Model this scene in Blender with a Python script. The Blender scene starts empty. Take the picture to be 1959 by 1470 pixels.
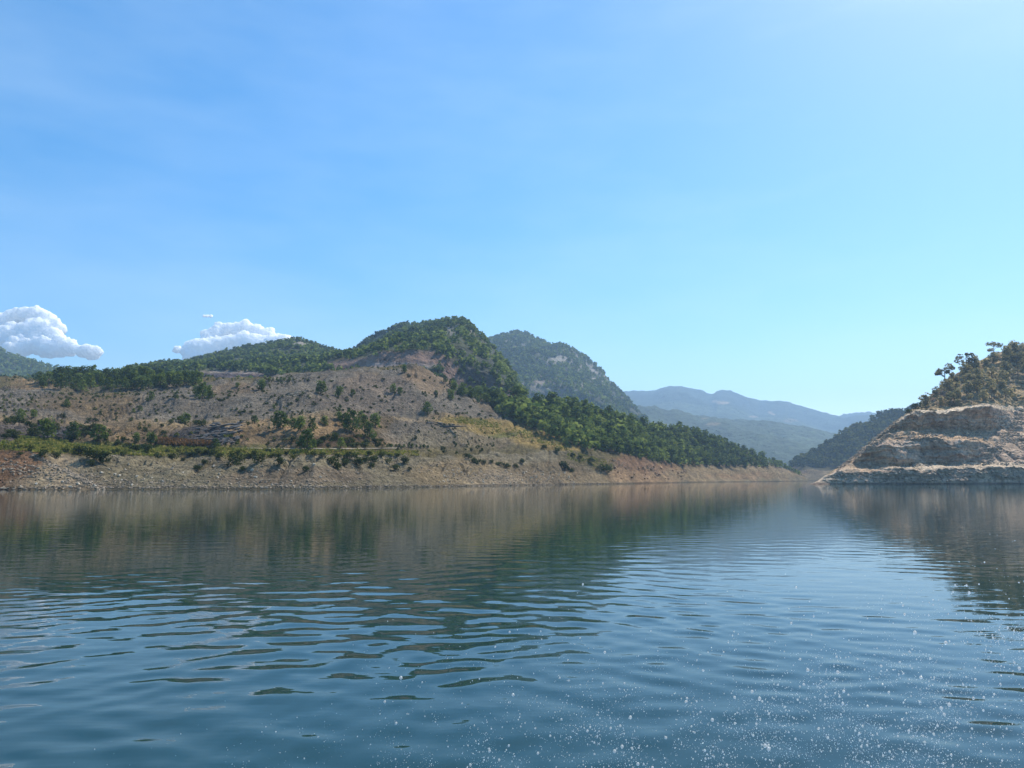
import bpy, math, random
import numpy as np
from mathutils import Vector

sc = bpy.context.scene
C = sc.collection
# ------------------------------------------------------------------ camera, light, exposure
W, H, F = 1959.0, 1470.0, 1471.0
HORIZON = 917.0
CAM_H = 2.0
PITCH = math.atan((HORIZON - H / 2) / F)
cam_d = bpy.data.cameras.new('camera'); cam = bpy.data.objects.new('camera', cam_d); C.objects.link(cam)
cam.location = (0, 0, CAM_H); cam.rotation_euler = (math.radians(90) + PITCH, 0, 0)
cam_d.sensor_fit = 'HORIZONTAL'; cam_d.sensor_width = 36; cam_d.lens = 36 * F / W
cam_d.clip_start = 0.1; cam_d.clip_end = 60000
sc.camera = cam

SUN_AZ, SUN_EL = math.radians(42), math.radians(50)      # azimuth clockwise from +Y (to the right of the view)
w = bpy.data.worlds.new('World'); sc.world = w; w.use_nodes = True
nt = w.node_tree
sky = nt.nodes.new('ShaderNodeTexSky'); sky.sky_type = 'NISHITA'; sky.sun_disc = False
sky.sun_elevation = SUN_EL; sky.sun_rotation = SUN_AZ
sky.altitude = 300; sky.air_density = 1.0; sky.dust_density = 0.7; sky.ozone_density = 1.6
hs = nt.nodes.new('ShaderNodeHueSaturation'); hs.inputs['Saturation'].default_value = 1.46; hs.inputs['Hue'].default_value = 0.496
nt.links.new(sky.outputs[0], hs.inputs['Color'])
# thin high cloud veils
tcw = nt.nodes.new('ShaderNodeTexCoord'); mpw = nt.nodes.new('ShaderNodeMapping'); mpw.inputs['Scale'].default_value = (1.2, 1.2, 4.5); mpw.inputs['Rotation'].default_value = (0.25, 0.35, 0.4)
nzw = nt.nodes.new('ShaderNodeTexNoise'); nzw.inputs['Scale'].default_value = 1.6; nzw.inputs['Detail'].default_value = 5; nzw.inputs['Roughness'].default_value = 0.55
rw = nt.nodes.new('ShaderNodeValToRGB'); rw.color_ramp.elements[0].position = 0.42; rw.color_ramp.elements[1].position = 0.78; rw.color_ramp.elements[1].color = (.22, .22, .22, 1)
mw = nt.nodes.new('ShaderNodeMix'); mw.data_type = 'RGBA'; mw.inputs[7].default_value = (5.6, 6.6, 7.2, 1)
nt.links.new(tcw.outputs['Generated'], mpw.inputs[0]); nt.links.new(mpw.outputs[0], nzw.inputs['Vector']); nt.links.new(nzw.outputs[0], rw.inputs[0])
nt.links.new(rw.outputs[0], mw.inputs[0]); nt.links.new(hs.outputs[0], mw.inputs[6]); nt.links.new(mw.outputs[2], nt.nodes['Background'].inputs['Color'])
nt.nodes['Background'].inputs['Strength'].default_value = 0.106
sd = bpy.data.lights.new('sun', 'SUN'); sun = bpy.data.objects.new('sun', sd); C.objects.link(sun)
SUN_DIR = Vector((math.sin(SUN_AZ) * math.cos(SUN_EL), math.cos(SUN_AZ) * math.cos(SUN_EL), math.sin(SUN_EL)))
sun.rotation_euler = (-SUN_DIR).to_track_quat('-Z', 'Y').to_euler()
sd.energy = 3.6; sd.angle = math.radians(0.5); sd.color = (1.0, 0.92, 0.79)
sc.view_settings.view_transform = 'Standard'; sc.view_settings.look = 'None'
sc.view_settings.exposure = 0.85; sc.view_settings.gamma = 1.0
cy = sc.cycles
cy.use_denoising = True; cy.max_bounces = 8; cy.volume_bounces = 1; cy.transparent_max_bounces = 8
cy.diffuse_bounces = 3; cy.glossy_bounces = 3; cy.transmission_bounces = 6
cy.caustics_reflective = False; cy.caustics_refractive = False

# ------------------------------------------------------------------ helpers
SP, CP = math.sin(PITCH), math.cos(PITCH)
def z_of(py, D):
    c = (H / 2 - np.asarray(py, float)) / F
    return CAM_H + D * (SP + c * CP) / (CP - c * SP)
def py_of(D, z):
    dep = D * CP + (z - CAM_H) * SP
    return H / 2 - F * ((z - CAM_H) * CP - D * SP) / dep
def x_of(px, D, z):
    return (np.asarray(px, float) - W / 2) / F * (D * CP + (z - CAM_H) * SP)

def _h(i, j, k, seed):
    n = (i * 374761393 + j * 668265263 + k * 2147483647 + seed * 974634777) & 0xFFFFFFFF
    n = ((n ^ (n >> 13)) * 1274126177) & 0xFFFFFFFF
    n = ((n ^ (n >> 16)) * 2246822519) & 0xFFFFFFFF
    return ((n ^ (n >> 15)) & 0xFFFFFF) / float(0xFFFFFF) * 2 - 1
def vnoise(p, seed=0):
    f = np.floor(p); i = f.astype(np.int64); t = p - f; t = t * t * t * (t * (t * 6 - 15) + 10)
    out = 0
    for a in (0, 1):
        wa = t[:, 0] if a else 1 - t[:, 0]
        for b in (0, 1):
            wb = t[:, 1] if b else 1 - t[:, 1]
            for c in (0, 1):
                wc = t[:, 2] if c else 1 - t[:, 2]
                out = out + wa * wb * wc * _h(i[:, 0] + a, i[:, 1] + b, i[:, 2] + c, seed)
    return out
def fbm(p, octaves=5, seed=0, ridged=False, gain=0.5):
    s, a, tot = 0, 1.0, 0
    p = np.array(p, float)
    for o in range(octaves):
        n = vnoise(p, seed + o * 17)
        if ridged: n = 1 - 2 * np.abs(n)
        s = s + a * n; tot += a; a *= gain; p = p * 2.03 + 11.7
    return s / tot

def mesh_np(name, verts, faces, mat=None, smooth=True, face_attr=None, col_attr=None):
    me = bpy.data.meshes.new(name)
    faces = np.asarray(faces, np.int32); n, k = faces.shape
    me.vertices.add(len(verts)); me.vertices.foreach_set('co', np.asarray(verts, np.float32).ravel())
    me.loops.add(n * k); me.loops.foreach_set('vertex_index', faces.ravel())
    me.polygons.add(n); me.polygons.foreach_set('loop_start', np.arange(0, n * k, k, dtype=np.int32))
    me.polygons.foreach_set('use_smooth', np.full(n, smooth, bool))
    me.update(calc_edges=True)
    if face_attr is not None:
        a = me.attributes.new('tint', 'FLOAT', 'FACE'); a.data.foreach_set('value', np.asarray(face_attr, np.float32))
    if col_attr is not None:
        a = me.color_attributes.new('ground', 'FLOAT_COLOR', 'POINT')
        c4 = np.ones((len(verts), 4), np.float32); c4[:, :3] = col_attr; a.data.foreach_set('color', c4.ravel())
    if mat: me.materials.append(mat)
    return me
def link(name, me, label=None, cat=None, group=None, kind=None, parent=None, loc=None, rz=0, scale=None):
    o = bpy.data.objects.new(name, me); C.objects.link(o)
    if label: o['label'] = label
    if cat: o['category'] = cat
    if group: o['group'] = group
    if kind: o['kind'] = kind
    if parent: o.parent = parent
    if loc is not None: o.location = loc
    o.rotation_euler = (0, 0, rz)
    if scale is not None: o.scale = scale
    return o
def srgb(r, g, b):
    f = lambda c: (c / 255 / 12.92) if c <= 10 else ((c / 255 + 0.055) / 1.055) ** 2.4
    return np.array([f(r), f(g), f(b)])

# ------------------------------------------------------------------ materials
def new_mat(name):
    m = bpy.data.materials.new(name); m.use_nodes = True
    t = m.node_tree; t.nodes.clear()
    o = t.nodes.new('ShaderNodeOutputMaterial')
    return m, t, o
def N(t, typ, **kw):
    n = t.nodes.new(typ)
    for k, v in kw.items():
        if k.startswith('_'): setattr(n, k[1:], v)
        else: n.inputs[k].default_value = v
    return n
def mixc(t, blend, fac, a, b):
    m = t.nodes.new('ShaderNodeMix'); m.data_type = 'RGBA'; m.blend_type = blend
    for s, v in ((0, fac), (6, a), (7, b)):
        if hasattr(v, 'is_linked') or hasattr(v, 'links'): t.links.new(v, m.inputs[s])
        else: m.inputs[s].default_value = v
    return m.outputs[2]
def ramp(t, src, stops):
    r = t.nodes.new('ShaderNodeValToRGB'); t.links.new(src, r.inputs[0])
    e = r.color_ramp.elements
    while len(e) < len(stops): e.new(0.5)
    for i, (p, c) in enumerate(stops):
        e[i].position = p; e[i].color = (c, c, c, 1) if not isinstance(c, (tuple, list)) else (*c, 1)
    return r.outputs[0]

def ground_mat(name, scale, gain=1.0, speck=0.5, bump=0.5, bdist=1.0, strata=0.0):
    """earth and rock: the zone colour of the ground, mottled, with stones and layering; scale = size of a stone patch in m"""
    m, t, o = new_mat(name)
    geo = N(t, 'ShaderNodeNewGeometry')
    at = N(t, 'ShaderNodeVertexColor', _layer_name='ground')
    pos = geo.outputs['Position']
    def noise(sc_, det, rough=0.6, vec=pos):
        n = N(t, 'ShaderNodeTexNoise', Scale=sc_, Detail=det, Roughness=rough); t.links.new(vec, n.inputs['Vector']); return n.outputs[0]
    n1 = noise(0.12 / scale, 6); n2 = noise(1.1 / scale, 5, 0.7)
    v = N(t, 'ShaderNodeTexVoronoi', Scale=1.3 / scale); t.links.new(pos, v.inputs['Vector'])
    v2 = N(t, 'ShaderNodeTexVoronoi', Scale=0.5 / scale); t.links.new(pos, v2.inputs['Vector'])
    c = mixc(t, 'MULTIPLY', 1.0, at.outputs[0], ramp(t, n1, [(0.3, 0.62 * gain), (0.7, 1.3 * gain)]))
    c = mixc(t, 'MULTIPLY', 1.0, c, ramp(t, n2, [(0.3, 0.45), (0.5, 0.95), (0.72, 1.55)]))
    # pale stones
    st = ramp(t, v.outputs['Distance'], [(0.10, 1.0), (0.24, 0.0)])
    pick = ramp(t, noise(0.35 / scale, 3), [(0.5, 0.0), (0.66, 1.0)])
    mu = N(t, 'ShaderNodeMath', _operation='MULTIPLY'); t.links.new(st, mu.inputs[0]); t.links.new(pick, mu.inputs[1])
    mu2 = N(t, 'ShaderNodeMath', _operation='MULTIPLY'); t.links.new(mu.outputs[0], mu2.inputs[0]); mu2.inputs[1].default_value = speck
    c = mixc(t, 'MIX', mu2.outputs[0], c, (0.46, 0.41, 0.34, 1))
    if strata > 0:
        mp = N(t, 'ShaderNodeMapping'); mp.inputs['Scale'].default_value = (0.05, 0.05, 1.0); t.links.new(pos, mp.inputs[0])
        ns = noise(3.0 / scale, 4, 0.6, mp.outputs[0])
        c = mixc(t, 'MULTIPLY', strata, c, ramp(t, ns, [(0.35, 0.6), (0.6, 1.25)]))
    sx = N(t, 'ShaderNodeSeparateXYZ'); t.links.new(pos, sx.inputs[0])      # wet margin just above the water
    wz = N(t, 'ShaderNodeMath', _operation='MULTIPLY_ADD'); t.links.new(n2, wz.inputs[0]); wz.inputs[1].default_value = -0.7; t.links.new(sx.outputs[2], wz.inputs[2])
    c = mixc(t, 'MULTIPLY', 1.0, c, ramp(t, wz.outputs[0], [(0.0, 0.5), (0.12, 0.55), (0.3, 1.0)]))
    b = N(t, 'ShaderNodeBsdfPrincipled', Roughness=0.95); b.inputs['Specular IOR Level'].default_value = 0.1
    t.links.new(c, b.inputs['Base Color'])
    bm = N(t, 'ShaderNodeBump', Strength=bump, Distance=bdist)
    ad = N(t, 'ShaderNodeMath', _operation='ADD'); t.links.new(n2, ad.inputs[0]); t.links.new(st, ad.inputs[1]); 
    t.links.new(ad.outputs[0], bm.inputs['Height']); t.links.new(bm.outputs[0], b.inputs['Normal'])
    t.links.new(b.outputs[0], o.inputs[0])
    return m

def leaf_mat(name, dark, mid, light, trans=0.3):
    m, t, o = new_mat(name)
    at = N(t, 'ShaderNodeAttribute', _attribute_name='tint'); oi = N(t, 'ShaderNodeObjectInfo')
    k = N(t, 'ShaderNodeMath', _operation='MULTIPLY_ADD'); t.links.new(oi.outputs['Random'], k.inputs[0]); k.inputs[1].default_value = 0.42
    t.links.new(at.outputs['Fac'], k.inputs[2])
    c = ramp(t, k.outputs[0], [(0.15, dark), (0.6, mid), (1.15 / 1.3, light)])
    d = N(t, 'ShaderNodeBsdfDiffuse'); tr = N(t, 'ShaderNodeBsdfTranslucent'); mx = N(t, 'ShaderNodeMixShader', Fac=trans)
    t.links.new(c, d.inputs[0]); t.links.new(c, tr.inputs[0])
    t.links.new(d.outputs[0], mx.inputs[1]); t.links.new(tr.outputs[0], mx.inputs[2]); t.links.new(mx.outputs[0], o.inputs[0])
    return m
def plain_mat(name, col, rough=0.9, nscale=2.0, lo=0.6, hi=1.3, bump=0.4):
    m, t, o = new_mat(name)
    tc = N(t, 'ShaderNodeTexCoord'); n = N(t, 'ShaderNodeTexNoise', Scale=nscale, Detail=6); t.links.new(tc.outputs['Object'], n.inputs['Vector'])
    oi = N(t, 'ShaderNodeObjectInfo')
    c = mixc(t, 'MULTIPLY', 1.0, (*col, 1), ramp(t, n.outputs[0], [(0.3, lo), (0.7, hi)]))
    c = mixc(t, 'MULTIPLY', 1.0, c, ramp(t, oi.outputs['Random'], [(0.0, 0.7), (1.0, 1.1)]))
    b = N(t, 'ShaderNodeBsdfPrincipled', Roughness=rough); b.inputs['Specular IOR Level'].default_value = 0.15
    bm = N(t, 'ShaderNodeBump', Strength=bump); t.links.new(n.outputs[0], bm.inputs['Height'])
    t.links.new(c, b.inputs['Base Color']); t.links.new(bm.outputs[0], b.inputs['Normal']); t.links.new(b.outputs[0], o.inputs[0])
    return m

M_pine = leaf_mat('pine_needles', (0.034, 0.058, 0.018), (0.11, 0.155, 0.038), (0.21, 0.26, 0.06), 0.45)
M_olive = leaf_mat('dry_scrub_leaves', (0.11, 0.105, 0.05), (0.25, 0.225, 0.105), (0.40, 0.34, 0.17), 0.5)
M_shrub = leaf_mat('shrub_leaves', (0.022, 0.036, 0.012), (0.06, 0.078, 0.022), (0.13, 0.14, 0.04), 0.35)
M_grass = leaf_mat('grass_blades', (0.08, 0.10, 0.02), (0.20, 0.22, 0.04), (0.36, 0.31, 0.09), 0.4)
M_reed = leaf_mat('reed_blades', (0.12, 0.07, 0.03), (0.22, 0.12, 0.055), (0.32, 0.19, 0.09))
M_bark = plain_mat('bark', (0.10, 0.075, 0.055), nscale=6)
M_stone = plain_mat('pale_limestone', (0.55, 0.48, 0.38), nscale=1.5)
M_rubble = plain_mat('rubble_stone', (0.40, 0.32, 0.23), nscale=0.6)
M_slab = plain_mat('grey_slab', (0.14, 0.132, 0.122), nscale=0.8)

# ------------------------------------------------------------------ hills
def curve(pts, px):
    xs = [p[0] for p in pts]; ys = [p[1] for p in pts]
    return np.interp(px, xs, ys)
def smooth1(a, k):
    if k < 2: return a
    ker = np.hanning(k + 2)[1:-1]; ker /= ker.sum()
    return np.convolve(np.pad(a, k, mode='edge'), ker, 'same')[k:-k]

HILLS = {}
class Hill: pass
def hill(name, label, px0, px1, step, lines, mat, segcol, blobs=(), amp=1.0, freq=0.02, damp=0.0, ridged=0.0, rfreq=0.005, layer=0.0,
         sil=None, rowdens=0.9, soft=2, seed=1, key=None, jitter=14.0, fine=0.0, ffreq=0.3, rill=0.0, crest=None):
    px = np.arange(px0, px1 + step, step)
    Ds, Zs = [], []
    for i, L in enumerate(lines):
        D = smooth1(curve(L['D'], px), soft)
        if 'z' in L: z = smooth1(curve(L['z'], px), soft) if isinstance(L['z'], list) else np.full_like(px, float(L['z']))
        else:
            p = smooth1(curve(L['py'], px), soft)
            if sil is not None and not L.get('free'): p = np.maximum(p, curve(sil, px) + L.get('under', 0))
            z = z_of(p, D)
        Ds.append(D); Zs.append(z)
    rowsD, rowsZ, seg, tt = [], [], [], []
    for i in range(len(lines) - 1):
        dp = np.median(np.abs(py_of(Ds[i], Zs[i]) - py_of(Ds[i + 1], Zs[i + 1])))
        n = int(np.clip(dp * rowdens, 6, 150)) if lines[i + 1].get('vis', True) else 8
        for k in range(n + (i == len(lines) - 2)):
            f = k / n
            rowsD.append(Ds[i] * (1 - f) + Ds[i + 1] * f); rowsZ.append(Zs[i] * (1 - f) + Zs[i + 1] * f); seg.append(i); tt.append(f)
    Dg = np.array(rowsD); Zg = np.array(rowsZ); R, Cc = Dg.shape
    Xg = x_of(px[None, :], Dg, Zg)
    p = np.stack([Xg.ravel(), Dg.ravel(), Zg.ravel()], 1)
    att = np.clip((Zg.ravel() + 0.3) / 6.0, 0.03, 1)       # calm at the water line
    dz = amp * fbm(p * freq, 5, seed) * att
    if ridged: dz = dz + ridged * (fbm(p * rfreq * np.array([1, .6, .6]), 5, seed + 5, True) - 0.2) * att
    if fine: dz = dz + fine * fbm(p * ffreq, 4, seed + 9, gain=0.65) * att
    if rill:
        q = p * np.array([.16, .012, .012]) + fbm(p * .04, 3, seed + 40)[:, None] * .8
        dz = dz - rill * np.clip(fbm(q, 4, seed + 41, True), 0, 1) ** 2 * np.clip(att * 1.2, 0, 1)
    dD = damp * fbm(p * freq * 1.4 + 50, 5, seed + 3, gain=0.6) * att
    if layer: dD = dD + layer * fbm(p * np.array([.05, .05, .9]) * 0.8, 4, seed + 8) * att
    dz = dz.reshape(R, Cc)
    if crest is not None:       # keep the skyline where it belongs
        rc = int(np.argmax(np.array(seg) >= crest)); wr = np.exp(-((np.arange(R) - rc) / (0.16 * R)) ** 2)[:, None]
        low = smooth1(dz[rc], 25); dz = dz - wr * low[None, :]
    Zg = Zg + dz; Dg = Dg + dD.reshape(R, Cc)
    Xg = x_of(px[None, :], Dg, Zg)
    v = np.stack([Xg.ravel(), Dg.ravel(), Zg.ravel()], 1)
    PY = py_of(Dg, Zg)
    # ground kinds
    PX = np.broadcast_to(px[None, :], PY.shape)
    jx = fbm(p * freq * 1.5 + 7, 5, seed + 21).reshape(R, Cc) * jitter * 2.2; jy = fbm(p * freq * 1.5 + 91, 5, seed + 22).reshape(R, Cc) * jitter
    col = np.zeros((R, Cc, 3)); sa = np.array(seg); ta = np.array(tt)
    for r in range(R): col[r] = segcol[min(sa[r], len(segcol) - 1)]
    col = (col + np.roll(col, 1, 0) + np.roll(col, -1, 0)) / 3
    for (bx, by, rx, ry, c, st) in blobs:
        d = np.sqrt(((PX + jx - bx) / rx) ** 2 + ((PY + jy - by) / ry) ** 2)
        wt = np.clip((1.15 - d) / 0.45, 0, 1); wt = (wt * wt * (3 - 2 * wt) * st)[..., None]
        col = col * (1 - wt) + np.asarray(c) * wt
    idx = np.arange(R * Cc).reshape(R, Cc)
    f = np.stack([idx[:-1, :-1].ravel(), idx[:-1, 1:].ravel(), idx[1:, 1:].ravel(), idx[1:, :-1].ravel()], 1)
    me = mesh_np(name, v, f, mat, True, col_attr=col.reshape(-1, 3))
    o = link(name, me, label=label, kind='structure')
    h = Hill(); h.px, h.D, h.Z, h.PY, h.o = px, Dg, Zg, PY, o
    HILLS[key or name] = h
    return h
def place(key, px, py, sink=0.0):
    """where the sight line through (px, py) first meets that hill"""
    h = HILLS[key]; c = int(round((px - h.px[0]) / (h.px[1] - h.px[0]))); c = max(0, min(len(h.px) - 1, c))
    colp = h.PY[:, c]; k = np.argmax(colp <= py)
    if colp[k] > py: k = int(np.argmin(colp))
    if k > 0:
        a, b = colp[k - 1], colp[k]; f = 0 if abs(a - b) < 1e-6 else np.clip((a - py) / (a - b), 0, 1)
        D = h.D[k - 1, c] * (1 - f) + h.D[k, c] * f; z = h.Z[k - 1, c] * (1 - f) + h.Z[k, c] * f
    else: D, z = h.D[0, c], h.Z[0, c]
    return Vector((float(x_of(px, D, z)), float(D), float(z - sink)))
def px_scale(p): return (p[1] * CP + (p[2] - CAM_H) * SP) / F      # metres per photo pixel there

GREYBANK = srgb(150, 138, 110); TALUS = srgb(138, 128, 112); OCHRE = srgb(172, 143, 104); RED = srgb(150, 116, 86); PALE = srgb(190, 168, 136)
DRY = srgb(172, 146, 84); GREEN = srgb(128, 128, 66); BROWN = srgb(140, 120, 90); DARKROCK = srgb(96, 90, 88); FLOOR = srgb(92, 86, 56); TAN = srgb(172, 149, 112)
OLIVE = srgb(120, 108, 70); ORANGE = srgb(180, 144, 106)

M_gA = ground_mat('bank_earth', 1.6, 0.62, 0.5, 1.0, 1.5, 0.55)
M_gB = ground_mat('mountain_rock', 9.0, 0.7, 0.6, 0.9, 6.0)
M_gI = ground_mat('terraced_rock', 2.0, 1.28, 0.7, 1.0, 2.0, 0.55)
M_gF = ground_mat('wooded_slope', 26.0, 0.7, 0.06, 1.0, 20.0)

shD = [(-700, 110), (-300, 132), (0, 147), (300, 150), (600, 153), (800, 190), (1000, 245), (1200, 325), (1350, 490), (1450, 600), (1535, 735)]
def off(*pts): # distance = shore distance + offset
    xs = sorted(set([p[0] for p in shD] + [p[0] for p in pts]))
    return [(x, float(np.interp(x, *zip(*shD)) + np.interp(x, *zip(*pts)))) for x in xs]
blobsA = [
    (-60, 900, 130, 62, RED, 1), (30, 880, 55, 40, RED, .9), (120, 905, 50, 34, PALE, .8), (170, 925, 60, 16, PALE, .9), (60, 925, 60, 14, PALE, .5),
    (300, 905, 170, 40, GREYBANK, .6), (560, 915, 160, 20, srgb(140, 122, 102), .7), (900, 908, 130, 30, TAN, .8), (1000, 920, 120, 18, PALE, .8), (1060, 905, 80, 26, BROWN, .7),
    (1130, 915, 70, 14, TAN, .8), (1250, 905, 90, 24, ORANGE, .8), (1200, 880, 50, 16, RED, .95), (1250, 895, 40, 12, RED, .7), (1400, 908, 140, 18, TAN, .9), (1420, 912, 60, 8, ORANGE, .5),
    # terrace
    (150, 856, 200, 12, GREEN, .8), (420, 862, 160, 7, GREEN, .7), (360, 850, 60, 6, RED, .7), (650, 862, 160, 8, OLIVE, .8),
    # slopes behind the terrace
    (40, 830, 130, 26, DARKROCK, .8), (120, 825, 60, 10, DARKROCK, .7), (250, 828, 120, 16, BROWN, .8), (230, 830, 60, 10, OCHRE, .5), (400, 832, 70, 24, DARKROCK, .85), (220, 805, 70, 6, OCHRE, .5),
    (470, 830, 34, 26, OCHRE, .9), (520, 838, 60, 18, BROWN, .8), (490, 808, 30, 8, OCHRE, .8), (550, 822, 30, 18, OCHRE, .7), (625, 822, 36, 14, OCHRE, .95), (680, 812, 40, 16, OCHRE, .7), (640, 845, 70, 14, srgb(104, 82, 56), .9),
    (735, 844, 34, 8, OCHRE, .95), (800, 832, 80, 30, TALUS, .8), (880, 840, 120, 24, GREYBANK, .6), (770, 815, 40, 14, TALUS, .6),
    # grass band above the right of the bank
    (905, 808, 60, 9, DRY, .95), (960, 822, 70, 13, DRY, .95), (1030, 835, 60, 18, DRY, .9), (1070, 848, 50, 12, DRY, .9), (970, 832, 40, 5, GREEN, .8), (900, 806, 30, 4, GREEN, .7), (1120, 875, 60, 16, OLIVE, .8), (1155, 890, 30, 10, OLIVE, .8),
    # upper talus
    (190, 775, 90, 30, BROWN, .95), (110, 770, 60, 20, BROWN, .6), (190, 745, 100, 12, OLIVE, .5), (330, 785, 80, 20, TALUS, .9), (470, 755, 60, 14, BROWN, .5), (430, 745, 60, 10, srgb(146, 124, 96), .7), (520, 775, 110, 22, TALUS, .9), (700, 770, 130, 26, srgb(138, 124, 108), .8),
    (720, 735, 80, 18, srgb(150, 132, 112), .8), (800, 715, 40, 16, srgb(162, 136, 104), .9), (840, 735, 46, 20, srgb(158, 134, 104), .8), (690, 715, 40, 5, OCHRE, .3), (890, 775, 60, 18, TALUS, .9), (940, 780, 26, 14, BROWN, .6), (60, 790, 80, 12, TALUS, .7),
    (70, 735, 60, 8, OCHRE, .8), (300, 722, 30, 10, srgb(176, 146, 120), .7),
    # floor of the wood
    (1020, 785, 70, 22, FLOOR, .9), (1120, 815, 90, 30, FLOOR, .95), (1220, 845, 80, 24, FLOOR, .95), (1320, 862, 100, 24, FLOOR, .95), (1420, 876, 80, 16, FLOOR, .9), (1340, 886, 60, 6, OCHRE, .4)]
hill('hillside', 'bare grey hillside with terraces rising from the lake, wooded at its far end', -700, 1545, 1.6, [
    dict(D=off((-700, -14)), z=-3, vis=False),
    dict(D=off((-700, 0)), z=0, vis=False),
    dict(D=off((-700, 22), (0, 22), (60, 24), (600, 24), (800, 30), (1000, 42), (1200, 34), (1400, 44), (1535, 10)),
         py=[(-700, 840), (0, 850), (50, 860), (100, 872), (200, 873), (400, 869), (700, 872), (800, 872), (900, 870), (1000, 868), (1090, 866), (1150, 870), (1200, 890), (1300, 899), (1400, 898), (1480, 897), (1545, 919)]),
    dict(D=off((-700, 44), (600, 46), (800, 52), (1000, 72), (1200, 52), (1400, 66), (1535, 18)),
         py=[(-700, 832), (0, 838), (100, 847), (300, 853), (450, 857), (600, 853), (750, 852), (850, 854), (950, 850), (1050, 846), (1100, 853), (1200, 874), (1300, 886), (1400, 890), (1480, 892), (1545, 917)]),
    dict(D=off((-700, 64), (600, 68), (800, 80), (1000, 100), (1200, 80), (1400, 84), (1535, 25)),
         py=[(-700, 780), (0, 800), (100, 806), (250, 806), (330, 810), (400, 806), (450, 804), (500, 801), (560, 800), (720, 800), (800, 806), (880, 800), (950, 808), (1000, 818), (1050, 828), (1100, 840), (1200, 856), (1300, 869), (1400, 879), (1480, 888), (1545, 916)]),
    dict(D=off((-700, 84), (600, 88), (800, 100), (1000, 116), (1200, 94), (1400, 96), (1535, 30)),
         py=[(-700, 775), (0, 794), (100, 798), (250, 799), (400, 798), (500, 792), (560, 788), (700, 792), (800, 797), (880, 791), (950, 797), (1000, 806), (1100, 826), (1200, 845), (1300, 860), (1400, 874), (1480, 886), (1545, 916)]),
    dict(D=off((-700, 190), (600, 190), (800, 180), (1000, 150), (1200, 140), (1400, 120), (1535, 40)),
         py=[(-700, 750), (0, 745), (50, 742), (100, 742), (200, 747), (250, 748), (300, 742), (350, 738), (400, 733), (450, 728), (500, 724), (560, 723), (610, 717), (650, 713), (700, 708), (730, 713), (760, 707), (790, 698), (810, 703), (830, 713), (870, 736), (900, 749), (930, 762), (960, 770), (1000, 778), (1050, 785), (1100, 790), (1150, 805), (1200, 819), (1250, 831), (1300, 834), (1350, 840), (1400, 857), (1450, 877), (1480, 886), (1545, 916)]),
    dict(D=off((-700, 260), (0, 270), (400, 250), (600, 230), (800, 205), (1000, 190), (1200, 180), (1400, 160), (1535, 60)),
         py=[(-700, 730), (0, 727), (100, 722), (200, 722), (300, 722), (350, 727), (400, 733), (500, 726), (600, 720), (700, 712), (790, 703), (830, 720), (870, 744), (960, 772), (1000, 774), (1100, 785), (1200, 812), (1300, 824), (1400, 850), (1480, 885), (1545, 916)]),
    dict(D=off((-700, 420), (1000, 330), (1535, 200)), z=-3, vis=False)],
    M_gA, [GREYBANK, GREYBANK, OLIVE, BROWN, TAN, TALUS, OLIVE, OLIVE], blobsA, amp=1.8, freq=0.03, damp=3.5, ridged=3.6, rfreq=0.024, fine=0.9, ffreq=0.28, rill=2.4, key='A', seed=3)

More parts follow.
